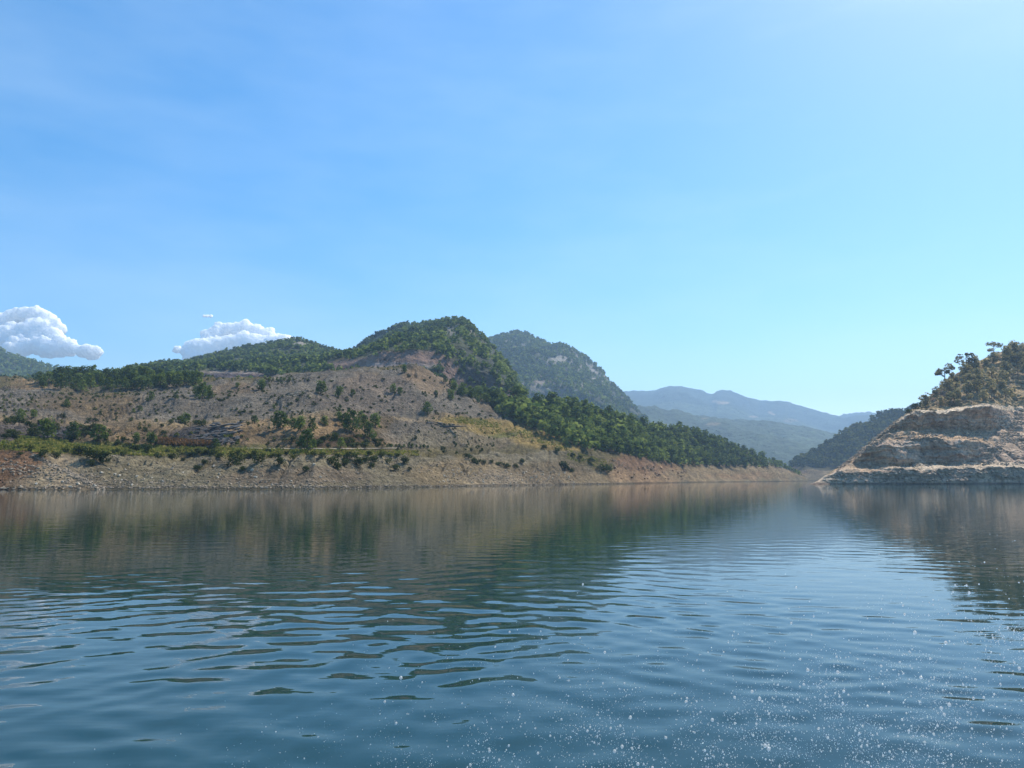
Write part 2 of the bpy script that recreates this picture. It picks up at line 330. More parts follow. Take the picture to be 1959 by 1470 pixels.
crB = [(-200, 745), (0, 735), (100, 728), (200, 722), (300, 706), (340, 698), (400, 683), (450, 671), (500, 662), (545, 655), (572, 649), (582, 654), (600, 660), (640, 674), (665, 678), (685, 666), (700, 652), (740, 634), (770, 626), (800, 622), (850, 614), (880, 615), (900, 626), (930, 652), (950, 676), (970, 702), (985, 727), (1000, 748), (1020, 775)]
WOODFLOOR = srgb(88, 92, 62); CRAG = srgb(186, 176, 164); CUT = srgb(150, 124, 108); CUTP = srgb(166, 150, 140)
hill('mountain', 'steep wooded mountain with a rounded rocky summit behind the bare hillside', -200, 1020, 1.6, [
    dict(D=[(-200, 430), (1020, 430)], z=-3, vis=False),
    dict(D=[(-200, 460), (1020, 470)], py=[(-200, 790), (800, 760), (870, 775), (1020, 800)], vis=False),
    dict(D=[(-200, 500), (1020, 500)], py=[(-200, 770), (300, 745), (370, 728), (500, 725), (600, 718), (660, 713), (700, 706), (760, 702), (830, 694), (850, 712), (880, 735), (950, 748), (1000, 760), (1020, 785)]),
    dict(D=[(-200, 512), (800, 510), (900, 515), (1020, 505)], py=[(-200, 765), (300, 738), (370, 716), (500, 713), (600, 709), (650, 699), (700, 691), (760, 679), (830, 672), (850, 676), (880, 690), (940, 708), (985, 738), (1000, 752), (1020, 780)]),
    dict(D=[(-200, 560), (700, 560), (830, 550), (900, 545), (1020, 515)], py=[(-200, 758), (300, 728), (370, 708), (500, 706), (600, 702), (650, 690), (700, 681), (760, 668), (830, 660), (850, 660), (880, 664), (940, 692), (985, 733), (1000, 750), (1020, 778)]),
    dict(D=[(-200, 760), (600, 760), (800, 720), (900, 640), (1020, 530)], py=[(-200, 750), (300, 718), (400, 700), (500, 688), (600, 684), (660, 684), (700, 668), (760, 650), (830, 640), (880, 640), (930, 672), (985, 730), (1000, 749), (1020, 777)]),
    dict(D=[(-200, 950), (700, 960), (850, 920), (930, 760), (1020, 560)], py=crB),
    dict(D=[(-200, 1200), (850, 1150), (930, 900), (1020, 640)], py=[(p, y + 22) for p, y in crB], vis=False),
    dict(D=[(-200, 1500), (1020, 1100)], z=-3, vis=False)],
    M_gB, [WOODFLOOR, WOODFLOOR, CUT, WOODFLOOR, WOODFLOOR, srgb(96, 100, 72), WOODFLOOR], [
        (700, 700, 90, 14, CUT, .9), (800, 683, 60, 14, CUT, .9), (770, 700, 70, 8, CUTP, .8), (430, 712, 90, 5, CUTP, .7), (440, 722, 90, 8, srgb(96, 88, 92), .9), (660, 712, 30, 8, srgb(140, 96, 80), .8),  # dark purple-grey patch: shade of the quarry cut put into the colour
        (575, 653, 30, 6, CRAG, .8), (880, 630, 36, 16, CRAG, .6), (830, 640, 40, 10, CRAG, .3), (520, 706, 30, 6, CRAG, .6), (715, 660, 30, 8, CRAG, .35), (930, 700, 60, 50, srgb(84, 88, 84), .6)],  # last patch darkens the right cliff: its shade put into the colour
    amp=6, freq=0.012, damp=9.0, ridged=10, rfreq=0.006, fine=2.0, ffreq=0.09, crest=6, key='B', seed=11, jitter=8)

crC = [(860, 700), (900, 672), (935, 652), (960, 641), (985, 636), (1005, 638), (1030, 652), (1050, 661), (1075, 663), (1100, 674), (1130, 691), (1150, 710), (1165, 730), (1180, 746), (1200, 766), (1220, 786), (1240, 806), (1262, 824), (1290, 848), (1320, 880), (1360, 916)]
hill('mountain', 'blue grey craggy mountain falling steeply to the valley behind the wooded one', 860, 1360, 1.4, [
    dict(D=[(860, 1180), (1360, 1150)], z=-3, vis=False),
    dict(D=[(860, 1260), (1360, 1200)], py=[(860, 840), (1250, 870), (1360, 917)]),
    dict(D=[(860, 1400), (1150, 1380), (1360, 1240)], py=[(860, 740), (935, 730), (1000, 735), (1100, 752), (1150, 772), (1180, 795), (1220, 828), (1262, 856), (1300, 884), (1360, 917)]),
    dict(D=[(860, 1640), (1150, 1560), (1360, 1280)], py=[(860, 710), (935, 690), (1000, 683), (1060, 700), (1100, 706), (1150, 735), (1180, 765), (1220, 805), (1262, 841), (1300, 870), (1360, 917)]),
    dict(D=[(860, 1900), (1000, 1900), (1150, 1760), (1360, 1350)], py=crC),
    dict(D=[(860, 2300), (1360, 1700)], py=[(p, min(y + 25, 917)) for p, y in crC], vis=False),
    dict(D=[(860, 2700), (1360, 2000)], z=-3, vis=False)],
    M_gB, [WOODFLOOR, srgb(86, 92, 70), srgb(90, 94, 76), srgb(98, 102, 84), WOODFLOOR], [
        (1050, 740, 80, 24, CRAG, .4), (1100, 690, 60, 22, CRAG, .55), (1150, 722, 30, 24, CRAG, .7), (985, 655, 24, 10, CRAG, .5), (1125, 742, 26, 8, CRAG, .6), (1010, 650, 20, 8, CRAG, .5), (1040, 725, 40, 14, CUT, .4)],
    amp=14, freq=0.006, damp=22.0, ridged=26, rfreq=0.0032, fine=4.0, ffreq=0.05, crest=4, key='C', seed=21, jitter=10)

crE = [(-700, 560), (-300, 625), (-100, 664), (0, 682), (40, 693), (60, 699), (100, 711), (140, 722), (240, 745), (320, 800)]
hill('mountain', 'dark wooded mountain shoulder at the far end of the hillside under the clouds', -700, 320, 2.5, [
    dict(D=[(-700, 900), (320, 1000)], z=-3, vis=False),
    dict(D=[(-700, 960), (320, 1060)], py=[(-700, 780), (320, 830)]),
    dict(D=[(-700, 1500), (0, 1600), (320, 1300)], py=crE),
    dict(D=[(-700, 2000), (320, 1700)], z=-3, vis=False)],
    M_gB, [WOODFLOOR], [], amp=16, freq=0.006, damp=14, ridged=16, rfreq=0.004, fine=4, ffreq=0.05, key='E', seed=31)

FARGREEN = srgb(92, 106, 80); FARDARK = srgb(66, 82, 66)
crF = [(900, 760), (1100, 752), (1190, 749), (1250, 747), (1265, 742), (1278, 738), (1310, 740), (1340, 747), (1354, 753), (1364, 752), (1370, 748), (1380, 746), (1395, 747), (1420, 757), (1450, 766), (1500, 768), (1540, 779), (1570, 789), (1592, 795), (1615, 794), (1635, 790), (1660, 788), (1690, 793), (1720, 793), (1780, 802), (2000, 770), (2500, 740)]
hill('mountain', 'hazy blue mountain range at the far end of the lake valley', 900, 2500, 2.2, [
    dict(D=[(900, 3000), (2500, 3000)], z=-3, vis=False),
    dict(D=[(900, 3200), (2500, 3200)], py=[(900, 860), (1500, 870), (2500, 860)]),
    dict(D=[(900, 4200), (2500, 4200)], py=[(p, y + 36) for p, y in crF]),
    dict(D=[(900, 5000), (1580, 5000), (1620, 5600), (2500, 5600)], py=crF),
    dict(D=[(900, 5900), (2500, 6200)], z=-3, vis=False)],
    M_gF, [FARDARK, FARGREEN, FARDARK, FARDARK], [(1260, 820, 20, 6, TAN, .5), (1380, 770, 14, 2.5, PALE, .8), (1440, 795, 8, 2, PALE, .7), (1515, 803, 16, 4, TAN, .5), (1480, 790, 5, 2, PALE, .7), (1390, 830, 30, 14, FARDARK, .7)],
    amp=26, freq=0.002, damp=40, ridged=70, rfreq=0.0012, fine=12, ffreq=0.018, crest=3, key='F', seed=41, jitter=6)
crG = [(1050, 780), (1190, 782), (1250, 786), (1320, 796), (1380, 800), (1450, 806), (1500, 812), (1560, 822), (1620, 835), (1800, 850), (2100, 840)]
hill('hill', 'hazy green wooded hills below the blue mountain range', 1050, 2100, 2.0, [
    dict(D=[(1050, 1300), (2100, 1300)], z=-3, vis=False),
    dict(D=[(1050, 1350), (2100, 1350)], py=[(1050, 912), (2100, 912)]),
    dict(D=[(1050, 1900), (2100, 1900)], py=[(1050, 850), (1250, 850), (1400, 868), (1500, 874), (1600, 868), (2100, 870)]),
    dict(D=[(1050, 2700), (2100, 2700)], py=crG),
    dict(D=[(1050, 3050), (2100, 3050)], z=-3, vis=False)],
    M_gF, [FARDARK, FARGREEN, FARGREEN, FARDARK], [(1262, 812, 16, 5, TAN, .8), (1250, 810, 8, 2.5, PALE, .8), (1278, 822, 30, 3, PALE, .5), (1370, 812, 14, 3, TAN, .7), (1345, 802, 8, 2, PALE, .7)],
    amp=16, freq=0.004, damp=26, ridged=34, rfreq=0.0022, fine=8, ffreq=0.03, crest=3, key='G', seed=51, jitter=8)

crH = [(1470, 917), (1500, 903), (1525, 890), (1545, 877), (1580, 857), (1620, 834), (1660, 812), (1690, 801), (1720, 795), (1780, 775), (1900, 730), (2100, 690), (2400, 680)]
hill('hill', 'dark wooded ridge sloping down behind the terraced point', 1470, 2400, 1.6, [
    dict(D=[(1470, 960), (2400, 900)], z=-3, vis=False),
    dict(D=[(1470, 975), (1530, 965), (2400, 920)], z=0, vis=False),
    dict(D=[(1470, 985), (2400, 970)], py=[(1470, 917), (1500, 910), (1540, 898), (1570, 898), (1650, 890), (2400, 880)], free=False),
    dict(D=[(1470, 1040), (2400, 1350)], py=crH),
    dict(D=[(1470, 1250), (2400, 1700)], z=-3, vis=False)],
    M_gA, [TAN, TAN, FLOOR, FLOOR], [(1535, 903, 20, 8, ORANGE, .6)], sil=crH, amp=4, freq=0.012, damp=6, ridged=5, rfreq=0.01, key='H', seed=61)

sil = [(1545, 928), (1560, 924), (1580, 911), (1605, 897), (1622, 886), (1640, 873), (1660, 855), (1682, 834), (1700, 820), (1722, 805), (1745, 786), (1762, 776), (1780, 760), (1800, 740), (1830, 715), (1850, 703), (1880, 688), (1930, 668), (1959, 661), (2100, 620), (2400, 570), (2800, 560)]
shI = [(1545, 300), (1560, 309), (1700, 306), (1959, 314), (2800, 290)]
def offI(*pts):
    xs = sorted(set([p[0] for p in shI] + [p[0] for p in pts]))
    return [(x, float(np.interp(x, *zip(*shI)) + np.interp(x, *zip(*pts)))) for x in xs]
LIT = srgb(196, 176, 150); FACE = srgb(178, 154, 132); SLOPEI = srgb(180, 152, 122); WOODI = srgb(160, 138, 102)  # bench tops paler than cut faces: sunlight put into the tone
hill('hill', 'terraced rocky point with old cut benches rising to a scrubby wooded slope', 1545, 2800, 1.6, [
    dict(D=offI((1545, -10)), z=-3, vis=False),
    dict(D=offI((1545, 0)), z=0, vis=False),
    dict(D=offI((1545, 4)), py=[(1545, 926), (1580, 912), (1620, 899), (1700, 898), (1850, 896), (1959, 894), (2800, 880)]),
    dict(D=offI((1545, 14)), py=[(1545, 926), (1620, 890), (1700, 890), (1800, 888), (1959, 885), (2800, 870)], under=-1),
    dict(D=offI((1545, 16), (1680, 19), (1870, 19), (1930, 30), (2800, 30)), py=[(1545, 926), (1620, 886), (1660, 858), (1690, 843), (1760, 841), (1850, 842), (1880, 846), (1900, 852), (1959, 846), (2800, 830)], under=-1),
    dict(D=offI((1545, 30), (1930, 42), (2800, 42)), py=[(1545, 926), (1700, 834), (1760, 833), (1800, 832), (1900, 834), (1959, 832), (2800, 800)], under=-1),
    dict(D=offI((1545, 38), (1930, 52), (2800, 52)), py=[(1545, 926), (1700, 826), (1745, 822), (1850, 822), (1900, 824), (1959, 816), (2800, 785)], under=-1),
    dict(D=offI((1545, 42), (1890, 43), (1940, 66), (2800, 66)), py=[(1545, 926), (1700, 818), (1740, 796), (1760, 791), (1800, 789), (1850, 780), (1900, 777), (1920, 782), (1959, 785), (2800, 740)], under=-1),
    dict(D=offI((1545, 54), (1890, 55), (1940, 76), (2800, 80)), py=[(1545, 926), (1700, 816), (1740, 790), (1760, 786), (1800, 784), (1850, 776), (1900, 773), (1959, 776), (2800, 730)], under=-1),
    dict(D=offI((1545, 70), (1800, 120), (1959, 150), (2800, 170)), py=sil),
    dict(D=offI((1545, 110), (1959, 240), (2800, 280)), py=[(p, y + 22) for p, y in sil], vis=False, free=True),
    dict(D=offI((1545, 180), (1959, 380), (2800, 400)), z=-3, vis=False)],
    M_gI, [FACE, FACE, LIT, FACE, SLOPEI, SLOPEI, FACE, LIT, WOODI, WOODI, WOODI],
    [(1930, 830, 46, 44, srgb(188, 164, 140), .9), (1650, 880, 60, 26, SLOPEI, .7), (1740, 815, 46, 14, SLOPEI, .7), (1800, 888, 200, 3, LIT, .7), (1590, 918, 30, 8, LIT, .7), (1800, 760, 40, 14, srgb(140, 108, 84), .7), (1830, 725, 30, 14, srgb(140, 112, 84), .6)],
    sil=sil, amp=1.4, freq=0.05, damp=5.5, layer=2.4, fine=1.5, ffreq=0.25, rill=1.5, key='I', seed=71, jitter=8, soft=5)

# ground sheet under everything, out to the horizon
gm = ground_mat('valley_earth', 8.0)
s = 30000.0
link('ground', mesh_np('ground', [(-s, -s, -4), (s, -s, -4), (s, s, -4), (-s, s, -4)], [(0, 1, 2, 3)], gm, col_attr=np.tile(OLIVE, (4, 1))), label='valley ground below the lake and the hills', kind='structure')

# ------------------------------------------------------------------ water
def build_water():
    th = np.concatenate([np.linspace(-180, -48, 60)[:-1], np.linspace(-48, -36, 60)[:-1], np.linspace(-36, 36, 1050)[:-1], np.linspace(36, 48, 60)[:-1], np.linspace(48, 180, 60)])
    th = np.radians(th)
    pyr = np.concatenate([np.arange(1640, 990, -0.75), np.arange(990, 922, -1.5)])
    r = CAM_H / np.tan(np.arctan((pyr - HORIZON) / F / 1.0) )
    r = np.concatenate([[0.05, 1.0, 2.0, 3.0], r[r > 3.3], [800, 1100, 1600]])
    T, Rr = np.meshgrid(th, r)
    X = np.sin(T) * Rr; Y = np.cos(T) * Rr
    x, y, rr = X.ravel(), Y.ravel(), Rr.ravel()
    rng = np.random.RandomState(4)
    p2 = np.stack([x * .09, y * .09, np.zeros_like(x)], 1)
    env = 0.62 + 0.75 * vnoise(p2, 5) ; env = np.clip(env, 0.12, 1.4)
    warp = vnoise(np.stack([x * .22, y * .22, np.zeros_like(x)], 1), 9) * 0.9
    z = np.zeros_like(x)
    # trains of small waves, most of them spreading from around the boat, crests lying across the view
    for i in range(60):
        lam = rng.choice([rng.uniform(0.2, .5), rng.uniform(.2, .5), rng.uniform(.4, 1.05)]); k = 2 * np.pi / lam
        a = 0.0032 * lam ** 0.9 * rng.uniform(.5, 1.1)
        if i < 16:
            sx, sy = rng.uniform(-14, 14), rng.uniform(-14, -1)
            ph = k * (np.hypot(x - sx, y - sy) + warp * rng.uniform(.5, 1.2))
        else:
            ang = rng.normal(0, 1.0); ph = k * (x * math.sin(ang) + y * math.cos(ang) + warp)
        fade = np.clip(1.2 - rr / (lam * 34), 0, 1)
        e2 = 0.6 + 0.6 * vnoise(np.stack([x * .6 + i * 7, y * .35, np.full_like(x, i)], 1), 31)
        z += a * fade * np.clip(e2, 0, 2) * np.sin(ph + rng.uniform(0, 6.28))
    z *= env
    idx = np.arange(len(x)).reshape(T.shape)
    f = np.stack([idx[:-1, :-1].ravel(), idx[:-1, 1:].ravel(), idx[1:, 1:].ravel(), idx[1:, :-1].ravel()], 1)[:, ::-1]
    m, t, o = new_mat('lake_water')
    geo = N(t, 'ShaderNodeNewGeometry')
    mp = N(t, 'ShaderNodeMapping'); mp.inputs['Scale'].default_value = (0.35, 1.0, 1.0); t.links.new(geo.outputs['Position'], mp.inputs[0])
    n = N(t, 'ShaderNodeTexNoise', Scale=1.7, Detail=3.0, Roughness=0.5); t.links.new(mp.outputs[0], n.inputs['Vector'])
    bm = N(t, 'ShaderNodeBump', Strength=0.12, Distance=0.08); t.links.new(n.outputs[0], bm.inputs['Height'])
    b = N(t, 'ShaderNodeBsdfPrincipled', Roughness=0.018, IOR=1.31)
    b.inputs['Base Color'].default_value = (0.008, 0.034, 0.032, 1)
    t.links.new(bm.outputs[0], b.inputs['Normal']); t.links.new(b.outputs[0], o.inputs[0])
    link('lake_water', mesh_np('lake_water', np.stack([x, y, z], 1), f, m), label='calm blue green lake rippling towards the far shore', kind='structure')
build_water()

# ------------------------------------------------------------------ plants
def leaf_cloud(rng, centers, radii, n, size, up=0.35, rnd=0.7, squash=0.8, core=None):
    """n leaf sprays spread over lobes; returns verts, quads, tints"""
    k = rng.randint(0, len(centers), n)
    d = rng.normal(size=(n, 3)); d /= np.linalg.norm(d, axis=1)[:, None]
    rad = rng.uniform(0.45, 1.0, n) ** 0.5
    p = centers[k] + d * (rad * radii[k])[:, None] * np.array([1, 1, squash])
    nn = d + rng.normal(size=(n, 3)) * rnd + np.array([0, 0, up]); nn /= np.linalg.norm(nn, axis=1)[:, None]
    a = np.cross(nn, rng.normal(size=(n, 3))); a /= np.linalg.norm(a, axis=1)[:, None]; b = np.cross(nn, a)
    s = size * rng.uniform(.6, 1.3, n)[:, None]; e = rng.uniform(.5, .9, n)[:, None]
    q = np.stack([p - a * s - b * s * e * .5, p + a * s * .3 - b * s * e, p + a * s + b * s * e * .4, p - a * s * .4 + b * s * e], 1)
    lob = rng.uniform(-.24, .24, len(centers))
    tint = np.clip(0.36 + lob[k] + rng.normal(size=n) * 0.14, 0, 0.85)
    return q.reshape(-1, 3), np.arange(n * 4).reshape(n, 4), tint
def pine_lobes(rng, kind):
    cs, rs = [], []
    if kind == 'cone':
        for i in range(15):
            h = 0.10 + 0.86 * (i + rng.uniform(0, .6)) / 15; r = 0.29 * (1.06 - h) ** 0.75 + 0.02; a = i * 2.4 + rng.uniform(-.5, .5)
            cs.append((r * math.cos(a), r * math.sin(a), h)); rs.append(0.12 + 0.10 * (1 - h))
    elif kind == 'round':
        for i in range(14):
            h = 0.14 + 0.74 * (i + rng.uniform()) / 14; r = 0.27 * math.sin(math.pi * min(1, (h + .05))) ** 0.6 * rng.uniform(.4, 1.05); a = i * 2.4 + rng.uniform(-.6, .6)
            cs.append((r * math.cos(a), r * math.sin(a), h)); rs.append(rng.uniform(.13, .21))
    elif kind == 'umbrella':
        for i in range(9):
            h = rng.choice([0.45, 0.62, 0.78, 0.9]) + rng.uniform(-.05, .05); r = rng.uniform(.08, .40) * (1.25 - 0.5 * h); a = i * 2.4 + rng.uniform(-.6, .6)
            cs.append((r * math.cos(a), r * math.sin(a), h)); rs.append(rng.uniform(.09, .15))
    return np.array(cs), np.array(rs)
def tube(path, r0, r1, n=7):
    path = [Vector(p) for p in path]; v, f = [], []
    for i, p in enumerate(path):
        t = (path[min(i + 1, len(path) - 1)] - path[max(i - 1, 0)]).normalized(); u = t.orthogonal().normalized(); w_ = t.cross(u)
        r = r0 + (r1 - r0) * i / (len(path) - 1)
        for k in range(n):
            a = 2 * math.pi * k / n; v.append(tuple(p + (u * math.cos(a) + w_ * math.sin(a)) * r))
    for i in range(len(path) - 1):
        for k in range(n): f.append((i * n + k, i * n + (k + 1) % n, (i + 1) * n + (k + 1) % n, (i + 1) * n + k))
    return np.array(v), np.array(f)
def join(parts):
    vs, fs, o = [], [], 0
    for v, f in parts: vs.append(v); fs.append(np.asarray(f) + o); o += len(v)
    return np.concatenate(vs), np.concatenate(fs)
TREES = []
def make_tree(kind, seed, mat=None):
    rng = np.random.RandomState(seed)
    cs, rs = pine_lobes(rng, kind)
    n = {'cone': 520, 'round': 520, 'umbrella': 420}[kind]
    v, f, ti = leaf_cloud(rng, cs, rs, n, 0.052 if kind != 'umbrella' else 0.04, squash=0.85 if kind != 'umbrella' else 0.75)
    crown = mesh_np('crown', v, f, mat or M_pine, False, face_attr=ti)
    lean = rng.uniform(-.05, .05, 2)
    P_ = [(0, 0, -0.06), (lean[0] * .3, lean[1] * .3, .2), (lean[0], lean[1], .5), (lean[0] * .6, lean[1] * .6, .85)]
    parts = [tube(P_, 0.026, 0.008)]
    for c, r in zip(cs[::2 if kind != 'umbrella' else 1], rs):
        h0 = max(0.12, c[2] - 0.16); parts.append(tube([(lean[0] * .7, lean[1] * .7, h0), (c[0] * .5, c[1] * .5, c[2] - .08), tuple(c)], 0.010, 0.004, 5))
    tv, tf = join(parts)
    return crown, mesh_np('trunk', tv, tf, M_bark)
for i in range(5): TREES.append(make_tree('cone', 100 + i))
for i in range(5): TREES.append(make_tree('round', 200 + i))
UMB = [make_tree('umbrella', 300 + i, M_olive) for i in range(3)]
OLV = [make_tree('round', 320 + i, M_olive) for i in range(4)]
SHRUBS = []
for i in range(7):
    rng = np.random.RandomState(400 + i); m_ = 9
    a = rng.uniform(0, 6.28, m_); r = rng.uniform(0, .36, m_); cs = np.stack([r * np.cos(a), r * np.sin(a), rng.uniform(.22, .66, m_) - r * .4], 1); rs = rng.uniform(.20, .32, m_)
    v, f, ti = leaf_cloud(rng, cs, rs, 330, 0.062, squash=0.8)
    v[:, 2] = np.maximum(v[:, 2], -0.03)
    SHRUBS.append(mesh_np('foliage', v, f, M_shrub, False, face_attr=ti))

R_ = random.Random(8)
PLANTED = []
ntree = [0]
def tree(key, px, py, hpx, label, group=None, var=None, wide=None, name='pine_tree', cat='pine tree'):
    p = place(key, px, py, 0.0); s_ = hpx * px_scale(p); wd = s_ * (wide or R_.uniform(.95, 1.35))
    crown, trunk = var if var else R_.choice(TREES)
    e = link(name, None, label, cat, group, loc=p, rz=R_.uniform(0, 6.28), scale=(wd, wd, s_))
    link('crown', crown, parent=e); link('trunk', trunk, parent=e)
    return e
def shrub(key, px, py, hpx, label, group=None, wide=None):
    p = place(key, px, py, 0.0); s_ = hpx * px_scale(p) * 1.25; wd = s_ * (wide or R_.uniform(.95, 1.35))
    return link('shrub', R_.choice(SHRUBS), label, 'shrub', group, loc=p, rz=R_.uniform(0, 6.28), scale=(wd, wd, s_))
ORD = 'first second third fourth fifth sixth seventh eighth ninth tenth eleventh twelfth thirteenth fourteenth fifteenth sixteenth seventeenth eighteenth nineteenth twentieth'.split()
def size_word(h): return 'tiny' if h < 10 else 'small' if h < 14 else 'medium' if h < 19 else 'large' if h < 26 else 'tall'
def row(fn, key, items, what, where, start, group=None):
    """each named by its size and by its place in the row counted from a landmark"""
    by = {}
    for it in sorted(items): by.setdefault(size_word(it[2]), []).append(it)
    for sz, its in by.items():
        for i, it in enumerate(its):
            if len(its) == 1: lab = f'only {sz} {what} {where}'
            elif i < 20: lab = f'{sz} {what} {where}, {ORD[i]} such from {start}'
            else: lab = f'{sz} {what} {where}, late in its row'
            fn(key, *it[:3], lab, group)

# trees of the terrace and its slopes
row(tree, 'A', [(90, 840, 42), (139, 840, 32), (188, 845, 34), (260, 848, 21), (288, 852, 27), (412, 858, 19)], 'dark pine', 'on the green lake terrace', 'the red mound', 'pines along the lake terrace')
row(tree, 'A', [(38, 803, 21), (64, 799, 15), (127, 779, 15), (355, 812, 23), (345, 810, 15), (487, 811, 16), (536, 820, 35), (575, 824, 30), (562, 822, 22), (597, 823, 23), (621, 814, 19), (649, 804, 18),
                (673, 826, 43), (660, 815, 26), (697, 818, 25), (706, 840, 33), (718, 818, 29), (690, 806, 20), (587, 860, 40), (576, 858, 24), (652, 857, 20)], 'pine', 'by the ochre banks', 'the slab outcrop', 'pines by the ochre banks')
row(tree, 'A', [(500, 746, 22), (454, 742, 11), (613, 754, 27), (648, 760, 23), (675, 758, 14), (752, 752, 19), (765, 755, 15), (773, 713, 17), (818, 791, 22), (834, 759, 13), (862, 766, 22), (852, 732, 14), (865, 741, 18), (882, 759, 20), (900, 762, 18),
                (914, 771, 12), (945, 780, 15), (524, 783, 10), (288, 767, 18), (335, 763, 12), (255, 790, 9), (268, 786, 10)], 'pine', 'on the grey scree', 'the brown slope', 'pines dotted over the grey scree')
row(tree, 'A', [(378, 758, 24), (387, 763, 31), (398, 760, 24), (404, 762, 14)], 'pine', 'in the clump topping the scree', 'the brown slope', 'clump at the top of the scree')
for i in range(6): tree('A', 514 + i * 7.8 + R_.uniform(-1, 1), 729, R_.uniform(6, 8.5), 'small round orchard tree in the short row on the skyline of the scree', 'orchard row above the scree', name='orchard_tree', cat='tree')
for i in range(11): tree('A', 742 + i * 7.7 + R_.uniform(-1.5, 1.5), 855.5 + R_.uniform(-1, 1), R_.uniform(5, 7), 'small round orchard tree in the row behind the lake track', 'orchard row by the track', name='orchard_tree', cat='tree')

bank = [(38, 872, 9), (81, 875, 19), (107, 876, 16), (148, 869, 22), (174, 879, 24), (199, 887, 29), (174, 892, 13), (235, 873, 11), (257, 863, 14), (282, 865, 15), (300, 877, 11), (330, 879, 18), (380, 870, 14), (406, 873, 17), (395, 871, 14),
        (451, 889, 26), (378, 899, 12), (391, 888, 12), (462, 902, 12), (495, 886, 21), (420, 878, 12), (455, 872, 11), (512, 866, 9), (519, 876, 12), (532, 878, 12), (537, 891, 17), (563, 878, 12), (584, 903, 14), (616, 875, 12),
        (636, 888, 18), (646, 899, 17), (660, 894, 17), (669, 881, 20), (686, 894, 20), (699, 885, 12), (711, 896, 12), (714, 886, 17), (731, 876, 14), (756, 900, 12), (783, 900, 8), (775, 888, 15), (742, 886, 11),
        (220, 868, 12), (320, 868, 10), (350, 882, 9), (365, 873, 9), (476, 876, 10), (487, 871, 11), (548, 872, 9), (600, 872, 10), (760, 874, 9), (705, 872, 10), (645, 878, 13), (125, 866, 12), (60, 862, 12)]
row(shrub, 'A', bank, 'shrub', 'along the top of the grey bank', 'the red mound', 'shrubs along the bank top')
row(shrub, 'A', [(896, 877, 13), (914, 888, 14), (905, 886, 11), (926, 889, 10), (940, 886, 9), (967, 894, 11), (987, 895, 9), (999, 888, 11), (955, 890, 9), (1078, 899, 17), (1091, 904, 12), (1085, 900, 10), (1163, 907, 20), (1150, 901, 12), (1066, 867, 12), (1041, 859, 10), (1110, 880, 10), (1095, 874, 9), (1130, 885, 10)],
    'shrub', 'on the tan shore slope', 'the scree', 'shrubs on the tan shore slope')
row(shrub, 'A', [(x_, y_, h_) for x_, y_, h_ in [(12, 812, 12), (25, 806, 12), (52, 815, 13), (75, 812, 12), (105, 822, 12), (20, 830, 10), (60, 834, 12), (165, 824, 10), (205, 838, 10), (235, 846, 11), (310, 818, 9), (325, 812, 12), (312, 833, 12), (375, 812, 11), (385, 815, 13), (278, 826, 11), (225, 851, 10), (545, 845, 9), (620, 846, 12), (640, 838, 13), (668, 848, 14), (685, 840, 11), (700, 848, 10), (715, 845, 9), (560, 848, 14), (250, 806, 8), (170, 806, 8), (120, 800, 10)] + [(R_.uniform(0, 200), R_.uniform(806, 846), R_.uniform(9, 15)) for _ in range(26)] + [(R_.uniform(560, 730), R_.uniform(838, 858), R_.uniform(8, 13)) for _ in range(18)]],
    'dark shrub', 'among the dark rocks above the terrace', 'the red mound', 'shrubs among the dark rocks')
for i in range(70):
    px_ = R_.uniform(420, 940); py_ = R_.uniform(np.interp(px_, [420, 600, 790, 940], [745, 728, 720, 785]), 798)
    shrub('A', px_, py_, R_.uniform(3.5, 6.5), 'tiny scrub bush speckling the grey scree', 'scrub on the scree')
for i in range(50):
    px_ = R_.uniform(100, 400); py_ = R_.uniform(752, 800)
    shrub('A', px_, py_, R_.uniform(3, 6), 'tiny scrub bush speckling the brown slope below the pine belt', 'scrub on the brown slope')

# the woods, tree by tree
def scatter(poly_lo, poly_hi, x0, x1, n, mind, seed):
    rng = random.Random(seed); pts = []
    for _ in range(n * 60):
        if len(pts) >= n: break
        x_ = rng.uniform(x0, x1); lo = np.interp(x_, *zip(*poly_lo)); hi = np.interp(x_, *zip(*poly_hi))
        if hi - lo < 0: continue
        y_ = lo + (hi - lo) * rng.uniform(0, 1)
        if all((x_ - a) ** 2 + ((y_ - b) * 1.6) ** 2 > (mind * (1.15 - 0.5 * (x_ - x0) / (x1 - x0))) ** 2 for a, b in pts): pts.append((x_, y_))
    return pts
edge = [(950, 792), (985, 806), (1010, 817), (1050, 836), (1090, 852), (1130, 861), (1170, 866), (1200, 872), (1240, 880), (1280, 888), (1320, 891), (1380, 893), (1430, 894), (1495, 895)]
topA = [(950, 772), (1000, 777), (1050, 785), (1100, 789), (1150, 804), (1200, 816), (1250, 828), (1300, 830), (1350, 838), (1400, 855), (1450, 875), (1495, 888)]
hA = [(950, 28), (1000, 38), (1100, 37), (1200, 32), (1300, 25), (1400, 19), (1495, 11)]
spur = scatter(topA, edge, 952, 1493, 125, 20, 5)
for x_, y_ in spur: tree('A', x_, y_, np.interp(x_, *zip(*hA)) * R_.uniform(.75, 1.15), 'green pine standing in the dense wood on the spur', 'wood on the spur')
for x_, y_ in scatter([(855, 742), (960, 768)], [(855, 752), (960, 780)], 868, 962, 14, 10, 6): tree('A', x_, y_, R_.uniform(16, 27), 'bright green pine in the cluster under the dark cliff', 'cluster under the dark cliff')
